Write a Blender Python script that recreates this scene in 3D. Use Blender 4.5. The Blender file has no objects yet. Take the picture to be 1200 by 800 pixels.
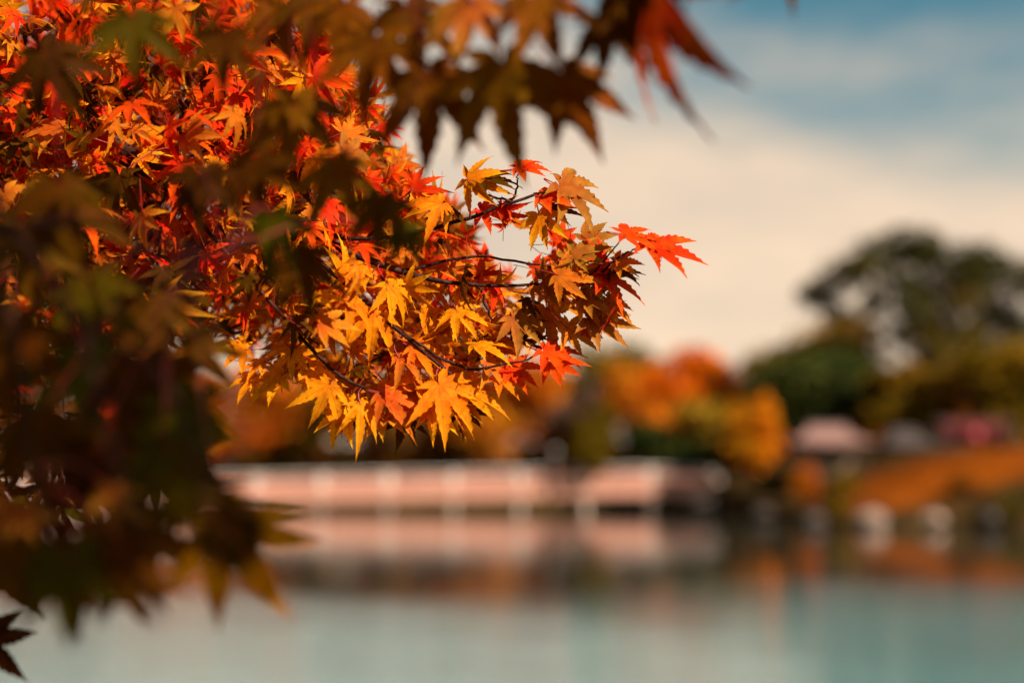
import bpy, math, random
import numpy as np
from mathutils import Vector, Matrix, noise as mnoise

random.seed(11)
rng = np.random.default_rng(11)
SC = bpy.context.scene
COL = SC.collection
R = math.radians

# ------------------------------------------------------------------ camera
F_PX = 1667.0                       # focal length in pixels of a 1200 wide frame (50 mm on 36 mm)
YH = 560.0                          # row of the horizon
EYE = np.array([0.0, 0.0, 2.0])     # eye height above the water
PITCH = math.atan((YH - 400.0) / F_PX)
FW = np.array([0.0, math.cos(PITCH), math.sin(PITCH)])
UP = np.array([0.0, -math.sin(PITCH), math.cos(PITCH)])
RT = np.array([1.0, 0.0, 0.0])


def at(px, py, d):
    """point at depth d along the viewing axis"""
    return EYE + d * (FW + RT * (px - 600.0) / F_PX + UP * (400.0 - py) / F_PX)


def atY(px, py, Y):
    v = FW + RT * (px - 600.0) / F_PX + UP * (400.0 - py) / F_PX
    return EYE + v * (Y / v[1])


cam_d = bpy.data.cameras.new('camera')
cam = bpy.data.objects.new('camera', cam_d)
COL.objects.link(cam)
cam.location = EYE
cam.rotation_euler = (math.pi / 2 + PITCH, 0, 0)
cam_d.lens = 50
cam_d.sensor_width = 36
cam_d.sensor_fit = 'HORIZONTAL'
cam_d.clip_start = 0.02
cam_d.clip_end = 4000
cam_d.dof.use_dof = True
cam_d.dof.focus_distance = 1.1
cam_d.dof.aperture_fstop = 2.5
SC.camera = cam


# ------------------------------------------------------------------ helpers
def tag(o, label=None, cat=None, group=None, kind=None):
    if label: o['label'] = label
    if cat: o['category'] = cat
    if group: o['group'] = group
    if kind: o['kind'] = kind
    return o


def empty(name, loc, label=None, cat=None, group=None):
    o = bpy.data.objects.new(name, None)
    o.empty_display_size = 0.2
    COL.objects.link(o)
    o.location = loc
    return tag(o, label, cat, group)


def new_mesh(name, V, F, mat, parent=None, loc=(0, 0, 0), attrs=None, smooth=False):
    me = bpy.data.meshes.new(name)
    V = np.asarray(V, dtype=np.float64).reshape(-1, 3)
    me.from_pydata(V.tolist() if len(V) < 5000 else V, [], F if isinstance(F, list) else F.tolist())
    if attrs:
        for k, (typ, arr) in attrs.items():
            a = me.attributes.new(k, typ, 'POINT')
            arr = np.asarray(arr, dtype=np.float32)
            if typ == 'FLOAT_COLOR':
                if arr.shape[1] == 3:
                    arr = np.concatenate([arr, np.ones((len(arr), 1), np.float32)], 1)
                a.data.foreach_set('color', arr.ravel())
            elif typ == 'FLOAT_VECTOR':
                a.data.foreach_set('vector', arr.ravel())
            else:
                a.data.foreach_set('value', arr.ravel())
    me.materials.append(mat)
    if smooth:
        me.polygons.foreach_set('use_smooth', np.ones(len(me.polygons), dtype=bool))
    me.update()
    o = bpy.data.objects.new(name, me)
    COL.objects.link(o)
    o.location = loc
    if parent is not None: o.parent = parent
    return o


class MB:
    """collects shapes for ONE mesh"""
    def __init__(s): s.v = []; s.f = []; s.n = 0
    def add(s, V, F):
        for q in V: s.v.append(tuple(q))
        for f in F: s.f.append([i + s.n for i in f])
        s.n += len(V)
    def box(s, c, d, rz=0.0, ry=0.0, taper=1.0, b=0.0):
        """box with chamfered vertical edges when b > 0"""
        hx, hy, hz = d[0] / 2, d[1] / 2, d[2] / 2
        if b <= 0:
            ring = [(-hx, -hy), (hx, -hy), (hx, hy), (-hx, hy)]
        else:
            ring = [(-hx + b, -hy), (hx - b, -hy), (hx, -hy + b), (hx, hy - b), (hx - b, hy), (-hx + b, hy), (-hx, hy - b), (-hx, -hy + b)]
        V = []
        for z, k in ((-hz, 1.0), (hz, taper)):
            for x, y in ring: V.append(Vector((x * k, y * k, z)))
        M = Matrix.Rotation(rz, 3, 'Z') @ Matrix.Rotation(ry, 3, 'Y')
        V = [M @ q + Vector(c) for q in V]
        n = len(ring)
        F = [[i, (i + 1) % n, n + (i + 1) % n, n + i] for i in range(n)]
        F += [list(range(n - 1, -1, -1)), list(range(n, 2 * n))]
        s.add(V, F)
    def tube(s, pts, radii, k=6):
        pts = [Vector(p) for p in pts]
        n = len(pts)
        if not hasattr(radii, '__len__'): radii = [radii] * n
        V = []
        prev = None
        for i, p in enumerate(pts):
            t = (pts[min(i + 1, n - 1)] - pts[max(i - 1, 0)])
            if t.length < 1e-9: t = Vector((0, 0, 1))
            t.normalize()
            if prev is None:
                a = t.cross(Vector((0.3, 0.9, 0.2)))
                if a.length < 1e-3: a = t.cross(Vector((1, 0, 0)))
            else:
                a = prev - t * prev.dot(t)
            a.normalize(); prev = a
            b = t.cross(a)
            for j in range(k):
                w = 2 * math.pi * j / k
                V.append(p + (a * math.cos(w) + b * math.sin(w)) * radii[i])
        F = []
        for i in range(n - 1):
            for j in range(k):
                F.append([i * k + j, i * k + (j + 1) % k, (i + 1) * k + (j + 1) % k, (i + 1) * k + j])
        F.append(list(range(k - 1, -1, -1))); F.append([(n - 1) * k + j for j in range(k)])
        s.add(V, F)
    def lathe(s, c, prof, k=14):
        V = []
        for r, z in prof:
            for j in range(k):
                w = 2 * math.pi * j / k
                V.append((c[0] + r * math.cos(w), c[1] + r * math.sin(w), c[2] + z))
        F = []
        for i in range(len(prof) - 1):
            for j in range(k):
                F.append([i * k + j, i * k + (j + 1) % k, (i + 1) * k + (j + 1) % k, (i + 1) * k + j])
        F.append(list(range(k - 1, -1, -1))); F.append([(len(prof) - 1) * k + j for j in range(k)])
        s.add(V, F)
    def build(s, name, mat, parent=None, loc=(0, 0, 0), smooth=False):
        return new_mesh(name, np.array([tuple(q) for q in s.v]), s.f, mat, parent, loc, None, smooth)


def spline(pts, n):
    """Catmull-Rom through the points"""
    P = [np.asarray(p, float) for p in pts]
    P = [2 * P[0] - P[1]] + P + [2 * P[-1] - P[-2]]
    out = []
    m = len(P) - 3
    for i in range(n + 1):
        u = i / n * m
        k = min(int(u), m - 1); t = u - k
        a, b, c, d = P[k:k + 4]
        out.append(0.5 * ((2 * b) + (c - a) * t + (2 * a - 5 * b + 4 * c - d) * t * t + (3 * b - a - 3 * c + d) * t ** 3))
    return out


# ------------------------------------------------------------------ materials
def mat_base(name):
    m = bpy.data.materials.new(name); m.use_nodes = True
    nt = m.node_tree
    p = nt.nodes['Principled BSDF']
    return m, nt, p


def mat_mottled(name, c1, c2, scale=4.0, rough=0.7, bump=0.0, spec=0.3, detail=6.0, stretch=None, p0=0.35, p1=0.65):
    m, nt, p = mat_base(name)
    tc = nt.nodes.new('ShaderNodeTexCoord')
    nz = nt.nodes.new('ShaderNodeTexNoise'); nz.inputs['Scale'].default_value = scale; nz.inputs['Detail'].default_value = detail
    src = tc.outputs['Object']
    if stretch:
        mp = nt.nodes.new('ShaderNodeMapping'); mp.inputs['Scale'].default_value = stretch
        nt.links.new(src, mp.inputs['Vector']); src = mp.outputs['Vector']
    nt.links.new(src, nz.inputs['Vector'])
    cr = nt.nodes.new('ShaderNodeValToRGB')
    cr.color_ramp.elements[0].position = p0; cr.color_ramp.elements[0].color = (*c1, 1)
    cr.color_ramp.elements[1].position = p1; cr.color_ramp.elements[1].color = (*c2, 1)
    nt.links.new(nz.outputs['Fac'], cr.inputs['Fac'])
    nt.links.new(cr.outputs['Color'], p.inputs['Base Color'])
    p.inputs['Roughness'].default_value = rough
    p.inputs['Specular IOR Level'].default_value = spec
    if bump:
        b = nt.nodes.new('ShaderNodeBump'); b.inputs['Strength'].default_value = bump; b.inputs['Distance'].default_value = 0.05
        nt.links.new(nz.outputs['Fac'], b.inputs['Height']); nt.links.new(b.outputs['Normal'], p.inputs['Normal'])
    return m


def math_node(nt, op, a, b=None):
    n = nt.nodes.new('ShaderNodeMath'); n.operation = op
    for i, x in enumerate((a, b)):
        if x is None: continue
        if isinstance(x, (int, float)): n.inputs[i].default_value = x
        else: nt.links.new(x, n.inputs[i])
    return n.outputs[0]


def leaf_material():
    m, nt, p = mat_base('maple_leaf')
    N, L = nt.nodes, nt.links
    out = [n for n in N if n.type == 'OUTPUT_MATERIAL'][0]
    at_c = N.new('ShaderNodeAttribute'); at_c.attribute_name = 'tint'
    at_v = N.new('ShaderNodeAttribute'); at_v.attribute_name = 'lobe'     # (along, across, stalk)
    sp = N.new('ShaderNodeSeparateXYZ'); L.new(at_v.outputs['Vector'], sp.inputs[0])
    t, u, stalk = sp.outputs
    ua = math_node(nt, 'ABSOLUTE', u)
    # midrib and side veins
    mid = math_node(nt, 'POWER', math_node(nt, 'SUBTRACT', 1.0, math_node(nt, 'MINIMUM', ua, 1.0)), 14.0)
    fr = math_node(nt, 'FRACT', math_node(nt, 'MULTIPLY', math_node(nt, 'SUBTRACT', t, math_node(nt, 'MULTIPLY', ua, 0.16)), 9.0))
    dv = math_node(nt, 'ABSOLUTE', math_node(nt, 'SUBTRACT', fr, 0.5))
    side = math_node(nt, 'POWER', math_node(nt, 'SUBTRACT', 1.0, math_node(nt, 'MULTIPLY', dv, 2.0)), 9.0)
    vein = math_node(nt, 'MINIMUM', math_node(nt, 'ADD', mid, math_node(nt, 'MULTIPLY', side, 0.4)), 1.0)
    geo = N.new('ShaderNodeNewGeometry')
    nz = N.new('ShaderNodeTexNoise'); nz.inputs['Scale'].default_value = 130; nz.inputs['Detail'].default_value = 5
    L.new(geo.outputs['Position'], nz.inputs['Vector'])
    nz2 = N.new('ShaderNodeTexNoise'); nz2.inputs['Scale'].default_value = 45; nz2.inputs['Detail'].default_value = 3
    L.new(geo.outputs['Position'], nz2.inputs['Vector'])
    val = N.new('ShaderNodeMapRange'); val.inputs[1].default_value = 0.3; val.inputs[2].default_value = 0.7
    val.inputs[3].default_value = 0.72; val.inputs[4].default_value = 1.2
    L.new(nz.outputs['Fac'], val.inputs[0])
    hs = N.new('ShaderNodeHueSaturation')
    hr = N.new('ShaderNodeMapRange'); hr.inputs[1].default_value = 0.25; hr.inputs[2].default_value = 0.75
    hr.inputs[3].default_value = 0.492; hr.inputs[4].default_value = 0.516
    L.new(nz2.outputs['Fac'], hr.inputs[0])
    L.new(hr.outputs[0], hs.inputs['Hue']); L.new(val.outputs[0], hs.inputs['Value']); L.new(at_c.outputs['Color'], hs.inputs['Color'])
    vm = N.new('ShaderNodeMix'); vm.data_type = 'RGBA'
    vm.inputs[7].default_value = (0.30, 0.045, 0.012, 1)
    L.new(math_node(nt, 'MULTIPLY', vein, 0.42), vm.inputs[0]); L.new(hs.outputs['Color'], vm.inputs[6])
    sp_n = N.new('ShaderNodeTexNoise'); sp_n.inputs['Scale'].default_value = 240; sp_n.inputs['Detail'].default_value = 3
    L.new(geo.outputs['Position'], sp_n.inputs['Vector'])
    spm = N.new('ShaderNodeMapRange'); spm.inputs[1].default_value = 0.64; spm.inputs[2].default_value = 0.70
    L.new(sp_n.outputs['Fac'], spm.inputs[0])
    sm_ = N.new('ShaderNodeMix'); sm_.data_type = 'RGBA'; sm_.inputs[7].default_value = (0.10, 0.022, 0.004, 1)
    L.new(math_node(nt, 'MULTIPLY', spm.outputs[0], 0.7), sm_.inputs[0]); L.new(vm.outputs[2], sm_.inputs[6])
    col = sm_.outputs[2]
    L.new(col, p.inputs['Base Color'])
    p.inputs['Roughness'].default_value = 0.5
    p.inputs['Specular IOR Level'].default_value = 0.015
    bp = N.new('ShaderNodeBump'); bp.inputs['Strength'].default_value = 0.35; bp.inputs['Distance'].default_value = 0.0006
    L.new(vein, bp.inputs['Height']); L.new(bp.outputs['Normal'], p.inputs['Normal'])
    tr = N.new('ShaderNodeBsdfTranslucent')
    g = N.new('ShaderNodeGamma'); g.inputs['Gamma'].default_value = 1.12
    L.new(col, g.inputs['Color']); L.new(g.outputs['Color'], tr.inputs['Color'])
    mx = N.new('ShaderNodeMixShader'); mx.inputs[0].default_value = 0.45
    L.new(math_node(nt, 'MULTIPLY', math_node(nt, 'SUBTRACT', 1.0, stalk), 0.48), mx.inputs[0])
    L.new(p.outputs[0], mx.inputs[1]); L.new(tr.outputs[0], mx.inputs[2])
    L.new(mx.outputs[0], out.inputs['Surface'])
    return m


def crown_material():
    m, nt, p = mat_base('tree_foliage')
    N, L = nt.nodes, nt.links
    out = [n for n in N if n.type == 'OUTPUT_MATERIAL'][0]
    a = N.new('ShaderNodeAttribute'); a.attribute_name = 'tint'
    L.new(a.outputs['Color'], p.inputs['Base Color'])
    p.inputs['Roughness'].default_value = 0.9; p.inputs['Specular IOR Level'].default_value = 0.0
    tr = N.new('ShaderNodeBsdfTranslucent'); L.new(a.outputs['Color'], tr.inputs['Color'])
    mx = N.new('ShaderNodeMixShader'); mx.inputs[0].default_value = 0.35
    L.new(p.outputs[0], mx.inputs[1]); L.new(tr.outputs[0], mx.inputs[2]); L.new(mx.outputs[0], out.inputs['Surface'])
    return m


M_LEAF = leaf_material()
M_CROWN = crown_material()
M_TWIG = mat_mottled('maple_twig', (0.018, 0.006, 0.004), (0.055, 0.017, 0.010), 60, 0.6, 0.3)
M_TWIG.node_tree.nodes['Principled BSDF'].inputs['Specular IOR Level'].default_value = 0.1
M_STALK = mat_mottled('leaf_stalk', (0.16, 0.012, 0.012), (0.26, 0.03, 0.02), 60, 0.45)
M_BARK = mat_mottled('bark', (0.02, 0.013, 0.009), (0.09, 0.06, 0.042), 14, 0.9, 0.8, stretch=(1, 1, 0.25))
M_FARBARK = mat_mottled('far_bark', (0.025, 0.016, 0.011), (0.07, 0.048, 0.034), 5, 0.9, 0.5, stretch=(1, 1, 0.3))
M_PINK = mat_mottled('pink_painted_metal', (0.42, 0.185, 0.13), (0.52, 0.25, 0.18), 2.2, 0.5)
M_PALE = mat_mottled('pale_concrete', (0.50, 0.38, 0.32), (0.66, 0.52, 0.44), 3.0, 0.8, 0.2)
M_WHITE = mat_mottled('white_paint', (0.72, 0.66, 0.60), (0.82, 0.77, 0.72), 3.0, 0.4)
M_GLOBE = mat_mottled('frosted_globe', (0.32, 0.31, 0.28), (0.42, 0.40, 0.36), 4.0, 0.35)
M_DECK = mat_mottled('deck_planks', (0.16, 0.10, 0.07), (0.26, 0.17, 0.12), 3.0, 0.8, stretch=(6, 1, 1))
M_ROOF = mat_mottled('pinkish_shingles', (0.16, 0.080, 0.066), (0.24, 0.125, 0.104), 3.0, 0.8, 0.4, stretch=(1, 6, 6))
M_ROOF2 = mat_mottled('grey_tiles', (0.05, 0.036, 0.035), (0.09, 0.066, 0.062), 3.0, 0.7, 0.4, stretch=(1, 6, 6))
M_WOOD = mat_mottled('dark_timber', (0.022, 0.013, 0.009), (0.06, 0.035, 0.022), 6.0, 0.7, stretch=(8, 8, 1))
M_RED = mat_mottled('red_paper', (0.26, 0.022, 0.032), (0.34, 0.034, 0.044), 4.0, 0.6)
M_REDCLOTH = mat_mottled('dull_red_cloth', (0.14, 0.02, 0.025), (0.20, 0.03, 0.035), 4.0, 0.8)
M_PLASTER = mat_mottled('earth_plaster', (0.16, 0.10, 0.07), (0.24, 0.16, 0.11), 3.0, 0.9)
M_ROCK = mat_mottled('pale_rock', (0.16, 0.105, 0.08), (0.30, 0.20, 0.155), 3.0, 0.85, 0.6)
M_ROCK2 = mat_mottled('grey_rock', (0.030, 0.022, 0.019), (0.075, 0.055, 0.048), 3.0, 0.85, 0.6)
M_QUAY = mat_mottled('pink_stone_blocks', (0.30, 0.16, 0.13), (0.42, 0.25, 0.21), 1.3, 0.8, 0.4, stretch=(1, 1, 3))


# ------------------------------------------------------------------ sky and sun
SUN = Vector((0.66, -0.50, 0.62)).normalized()     # direction TO the sun: behind the right shoulder
EL = math.asin(SUN.z)
AZ = math.atan2(SUN.x, SUN.y)                     # clockwise from +Y

w = bpy.data.worlds.new('World'); SC.world = w; w.use_nodes = True
nt = w.node_tree; N = nt.nodes; L = nt.links
bg = N['Background']; bg.inputs['Strength'].default_value = 0.1
sky = N.new('ShaderNodeTexSky'); sky.sky_type = 'NISHITA'; sky.sun_disc = False
sky.sun_elevation = EL; sky.sun_rotation = AZ
sky.altitude = 0; sky.air_density = 1.0; sky.dust_density = 1.2; sky.ozone_density = 2.5
tc = N.new('ShaderNodeTexCoord')
sx = N.new('ShaderNodeSeparateXYZ'); L.new(tc.outputs['Generated'], sx.inputs[0])
mp = N.new('ShaderNodeMapping'); mp.inputs['Scale'].default_value = (3.2, 3.2, 8.5); mp.inputs['Location'].default_value = (0.35, 0.2, 0.65)
L.new(tc.outputs['Generated'], mp.inputs['Vector'])
cn = N.new('ShaderNodeTexNoise'); cn.inputs['Scale'].default_value = 1.5; cn.inputs['Detail'].default_value = 5; cn.inputs['Roughness'].default_value = 0.5
L.new(mp.outputs[0], cn.inputs['Vector'])
# cover: solid cloud bank low down, breaking up with height
el_in = math_node(nt, 'ADD', sx.outputs[2], math_node(nt, 'MULTIPLY', sx.outputs[0], 0.15))
thin = N.new('ShaderNodeMapRange'); thin.inputs[1].default_value = 0.16; thin.inputs[2].default_value = 0.36
thin.inputs[3].default_value = 0.62; thin.inputs[4].default_value = -0.12
L.new(el_in, thin.inputs[0])
cov = math_node(nt, 'ADD', cn.outputs['Fac'], thin.outputs[0])
cm = N.new('ShaderNodeMapRange'); cm.interpolation_type = 'SMOOTHSTEP'
cm.inputs[1].default_value = 0.31; cm.inputs[2].default_value = 1.0
L.new(cov, cm.inputs[0])
cn2 = N.new('ShaderNodeTexNoise'); cn2.inputs['Scale'].default_value = 2.2; cn2.inputs['Detail'].default_value = 3
L.new(mp.outputs[0], cn2.inputs['Vector'])
ccol = N.new('ShaderNodeValToRGB')
ccol.color_ramp.elements[0].position = 0.3; ccol.color_ramp.elements[0].color = (0.62, 0.50, 0.39, 1)
ccol.color_ramp.elements[1].position = 0.7; ccol.color_ramp.elements[1].color = (0.84, 0.63, 0.45, 1)
L.new(cn2.outputs['Fac'], ccol.inputs['Fac'])
cs = N.new('ShaderNodeVectorMath'); cs.operation = 'SCALE'; cs.inputs['Scale'].default_value = 5.25
L.new(ccol.outputs['Color'], cs.inputs[0])
tint = N.new('ShaderNodeMix'); tint.data_type = 'RGBA'; tint.blend_type = 'MULTIPLY'; tint.inputs[0].default_value = 1.0
tint.inputs[7].default_value = (0.28, 0.45, 0.36, 1)
L.new(sky.outputs[0], tint.inputs[6])
sm = N.new('ShaderNodeMix'); sm.data_type = 'RGBA'
L.new(math_node(nt, 'MULTIPLY', cm.outputs[0], 0.95), sm.inputs[0]); L.new(tint.outputs[2], sm.inputs[6]); L.new(cs.outputs[0], sm.inputs[7])
L.new(sm.outputs[2], bg.inputs['Color'])

sl = bpy.data.lights.new('sun', 'SUN'); sl.energy = 5.0; sl.angle = R(0.5); sl.color = (1.0, 0.89, 0.74)
so = bpy.data.objects.new('sun', sl); COL.objects.link(so)
so.rotation_euler = SUN.to_track_quat('Z', 'Y').to_euler(); so.location = (20, -20, 30)

SC.view_settings.view_transform = 'Standard'
SC.view_settings.look = 'None'
SC.view_settings.exposure = 1.2
SC.view_settings.gamma = 1.0
SC.view_settings.use_curve_mapping = False
SC.render.engine = 'CYCLES'
cy = SC.cycles
cy.use_denoising = True
try: cy.denoiser = 'OPENIMAGEDENOISE'
except Exception: pass
cy.max_bounces = 7; cy.diffuse_bounces = 3; cy.glossy_bounces = 3; cy.transmission_bounces = 4
cy.sample_clamp_indirect = 6.0; cy.caustics_reflective = False; cy.caustics_refractive = False


# ------------------------------------------------------------------ ground and lake
def sstep(a, b, x):
    t = min(1.0, max(0.0, (x - a) / (b - a))); return t * t * (3 - 2 * t)


def ground_z(x, y):
    if y < 6.0:
        return 0.42 - 1.7 * sstep(2.2, 4.2, y) + 0.05 * mnoise.noise((x * 0.8, y * 0.8, 1.0))
    sh = 96.0 + 2.0 * mnoise.noise((x * 0.08, 3.1, 0.0))
    k = sstep(10.5, 13.5, x)
    sh = sh * (1 - k) + (58.0 + 1.5 * mnoise.noise((x * 0.15, 7.7, 0.0))) * k
    far = sstep(sh - 1.2, sh + 1.6, y)
    hl = 0.8 + 0.02 * max(0.0, y - sh) + 3.6 * sstep(7.0, 26.0, y - sh)
    right = 0.35 + 2.9 * sstep(12.5, 24.5, x + 0.12 * (y - 60)) + 0.02 * max(0.0, y - 62)
    right = right * (0.55 + 0.45 * sstep(sh, sh + 6.5, y))
    top = hl * (1 - k) + right * k
    top = min(top, 5.5)
    z = -1.3 + (top + 1.3) * far
    if x < -21.0 and y > 30:
        z = max(z, -1.3 + 2.9 * sstep(-21.0, -21.8, x))
    z += 0.10 * mnoise.noise((x * 0.5, y * 0.5, 4.0)) * far
    return z


xs = np.concatenate([np.linspace(-1500, -120, 12), np.linspace(-100, -26, 20), np.linspace(-25, 45, 108), np.linspace(48, 120, 20), np.linspace(150, 1500, 12)])
ys = np.concatenate([np.linspace(-600, -12, 8), np.linspace(-10, 6, 24), np.linspace(10, 50, 12), np.linspace(51, 102, 78), np.linspace(105, 170, 20), np.linspace(200, 2500, 12)])
V = []; T = []
for y in ys:
    for x in xs:
        z = ground_z(x, y); V.append((x, y, z))
        o = sstep(13.0, 17.5, x) * sstep(59.6, 61.2, y) * (1 - sstep(66, 74, y))      # russet ground cover on the right bank
        T.append(o)
nx = len(xs)
Fc = [[j * nx + i, j * nx + i + 1, (j + 1) * nx + i + 1, (j + 1) * nx + i] for j in range(len(ys) - 1) for i in range(nx - 1)]


def ground_material():
    m, nt, p = mat_base('ground_soil_and_turf')
    N, L = nt.nodes, nt.links
    a = N.new('ShaderNodeAttribute'); a.attribute_name = 'russet'
    tc = N.new('ShaderNodeTexCoord')
    n1 = N.new('ShaderNodeTexNoise'); n1.inputs['Scale'].default_value = 1.3; n1.inputs['Detail'].default_value = 8
    L.new(tc.outputs['Object'], n1.inputs['Vector'])
    c1 = N.new('ShaderNodeValToRGB'); c1.color_ramp.elements[0].position = 0.35; c1.color_ramp.elements[0].color = (0.020, 0.012, 0.005, 1)
    c1.color_ramp.elements[1].position = 0.65; c1.color_ramp.elements[1].color = (0.055, 0.030, 0.010, 1)
    c2 = N.new('ShaderNodeValToRGB'); c2.color_ramp.elements[0].position = 0.3; c2.color_ramp.elements[0].color = (0.11, 0.022, 0.003, 1)
    c2.color_ramp.elements[1].position = 0.7; c2.color_ramp.elements[1].color = (0.26, 0.060, 0.004, 1)
    L.new(n1.outputs['Fac'], c1.inputs['Fac']); L.new(n1.outputs['Fac'], c2.inputs['Fac'])
    mx = N.new('ShaderNodeMix'); mx.data_type = 'RGBA'
    L.new(a.outputs['Fac'], mx.inputs[0]); L.new(c1.outputs[0], mx.inputs[6]); L.new(c2.outputs[0], mx.inputs[7])
    L.new(mx.outputs[2], p.inputs['Base Color']); p.inputs['Roughness'].default_value = 0.95; p.inputs['Specular IOR Level'].default_value = 0.0
    b = N.new('ShaderNodeBump'); b.inputs['Strength'].default_value = 0.7; b.inputs['Distance'].default_value = 0.15
    L.new(n1.outputs['Fac'], b.inputs['Height']); L.new(b.outputs['Normal'], p.inputs['Normal'])
    return m


g = new_mesh('ground', V, Fc, ground_material(), attrs={'russet': ('FLOAT', T)}, smooth=True); g['kind'] = 'structure'


def water_material():
    m, nt, p = mat_base('lake_water')
    N, L = nt.nodes, nt.links
    p.inputs['Base Color'].default_value = (0.034, 0.070, 0.064, 1)
    p.inputs['Roughness'].default_value = 0.06; p.inputs['IOR'].default_value = 1.38
    tc = N.new('ShaderNodeTexCoord')
    mp = N.new('ShaderNodeMapping'); mp.inputs['Scale'].default_value = (0.55, 1.0, 1.0)
    L.new(tc.outputs['Object'], mp.inputs['Vector'])
    n1 = N.new('ShaderNodeTexNoise'); n1.inputs['Scale'].default_value = 2.6; n1.inputs['Detail'].default_value = 4; n1.inputs['Roughness'].default_value = 0.55
    n2 = N.new('ShaderNodeTexNoise'); n2.inputs['Scale'].default_value = 0.35; n2.inputs['Detail'].default_value = 2
    L.new(mp.outputs[0], n1.inputs['Vector']); L.new(mp.outputs[0], n2.inputs['Vector'])
    sp = N.new('ShaderNodeSeparateXYZ'); L.new(tc.outputs['Object'], sp.inputs[0])
    n3 = N.new('ShaderNodeTexNoise'); n3.inputs['Scale'].default_value = 0.07; n3.inputs['Detail'].default_value = 3
    L.new(tc.outputs['Object'], n3.inputs['Vector'])
    yy = math_node(nt, 'ADD', sp.outputs[1], math_node(nt, 'MULTIPLY', math_node(nt, 'SUBTRACT', n3.outputs['Fac'], 0.5), 24.0))
    wind = N.new('ShaderNodeMapRange'); wind.interpolation_type = 'SMOOTHSTEP'      # a breeze ruffles the near water, the far water lies calm
    wind.inputs[1].default_value = 21.0; wind.inputs[2].default_value = 28.0; wind.inputs[3].default_value = 2.0; wind.inputs[4].default_value = 0.42
    L.new(yy, wind.inputs[0])
    depth = N.new('ShaderNodeMapRange'); depth.interpolation_type = 'SMOOTHSTEP'     # light near, dark far: sky and tree reflections toned into the water colour
    depth.inputs[1].default_value = 20.0; depth.inputs[2].default_value = 29.0
    L.new(yy, depth.inputs[0])
    wc = N.new('ShaderNodeMix'); wc.data_type = 'RGBA'
    wc.inputs[6].default_value = (0.085, 0.175, 0.178, 1); wc.inputs[7].default_value = (0.016, 0.018, 0.013, 1)
    L.new(depth.outputs[0], wc.inputs[0]); L.new(wc.outputs[2], p.inputs['Base Color'])
    h0 = math_node(nt, 'ADD', math_node(nt, 'MULTIPLY', n1.outputs['Fac'], 0.0085), math_node(nt, 'MULTIPLY', n2.outputs['Fac'], 0.016))
    h = math_node(nt, 'MULTIPLY', h0, wind.outputs[0])
    b = N.new('ShaderNodeBump'); b.inputs['Strength'].default_value = 1.0; b.inputs['Distance'].default_value = 1.0
    L.new(h, b.inputs['Height']); L.new(b.outputs['Normal'], p.inputs['Normal'])
    return m


wt = new_mesh('water', [(-60, -30, 0), (60, -30, 0), (60, 104, 0), (-60, 104, 0)], [[0, 1, 2, 3]], water_material()); wt['kind'] = 'structure'


# ------------------------------------------------------------------ far trees
PAL = {
    'orange': [(0.50, 0.105, 0.006), (0.60, 0.16, 0.008), (0.36, 0.05, 0.004), (0.50, 0.18, 0.010)],
    'flame': [(0.60, 0.125, 0.004), (0.64, 0.17, 0.006), (0.50, 0.075, 0.003)],
    'amber': [(0.62, 0.17, 0.004), (0.66, 0.22, 0.006), (0.48, 0.11, 0.004), (0.40, 0.18, 0.008)],
    'rust': [(0.28, 0.060, 0.006), (0.36, 0.10, 0.008), (0.18, 0.040, 0.004), (0.12, 0.06, 0.008)],
    'green': [(0.030, 0.045, 0.010), (0.045, 0.060, 0.012), (0.020, 0.028, 0.008), (0.07, 0.07, 0.015)],
    'olive': [(0.13, 0.080, 0.006), (0.18, 0.105, 0.007), (0.085, 0.055, 0.005), (0.24, 0.115, 0.008)],
    'gold': [(0.32, 0.17, 0.015), (0.38, 0.21, 0.018), (0.22, 0.12, 0.012)],
    'pine': [(0.044, 0.044, 0.012), (0.070, 0.060, 0.012), (0.12, 0.072, 0.010), (0.034, 0.036, 0.012)],
    'brown': [(0.15, 0.075, 0.045), (0.20, 0.11, 0.07), (0.10, 0.055, 0.03)],
}


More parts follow.
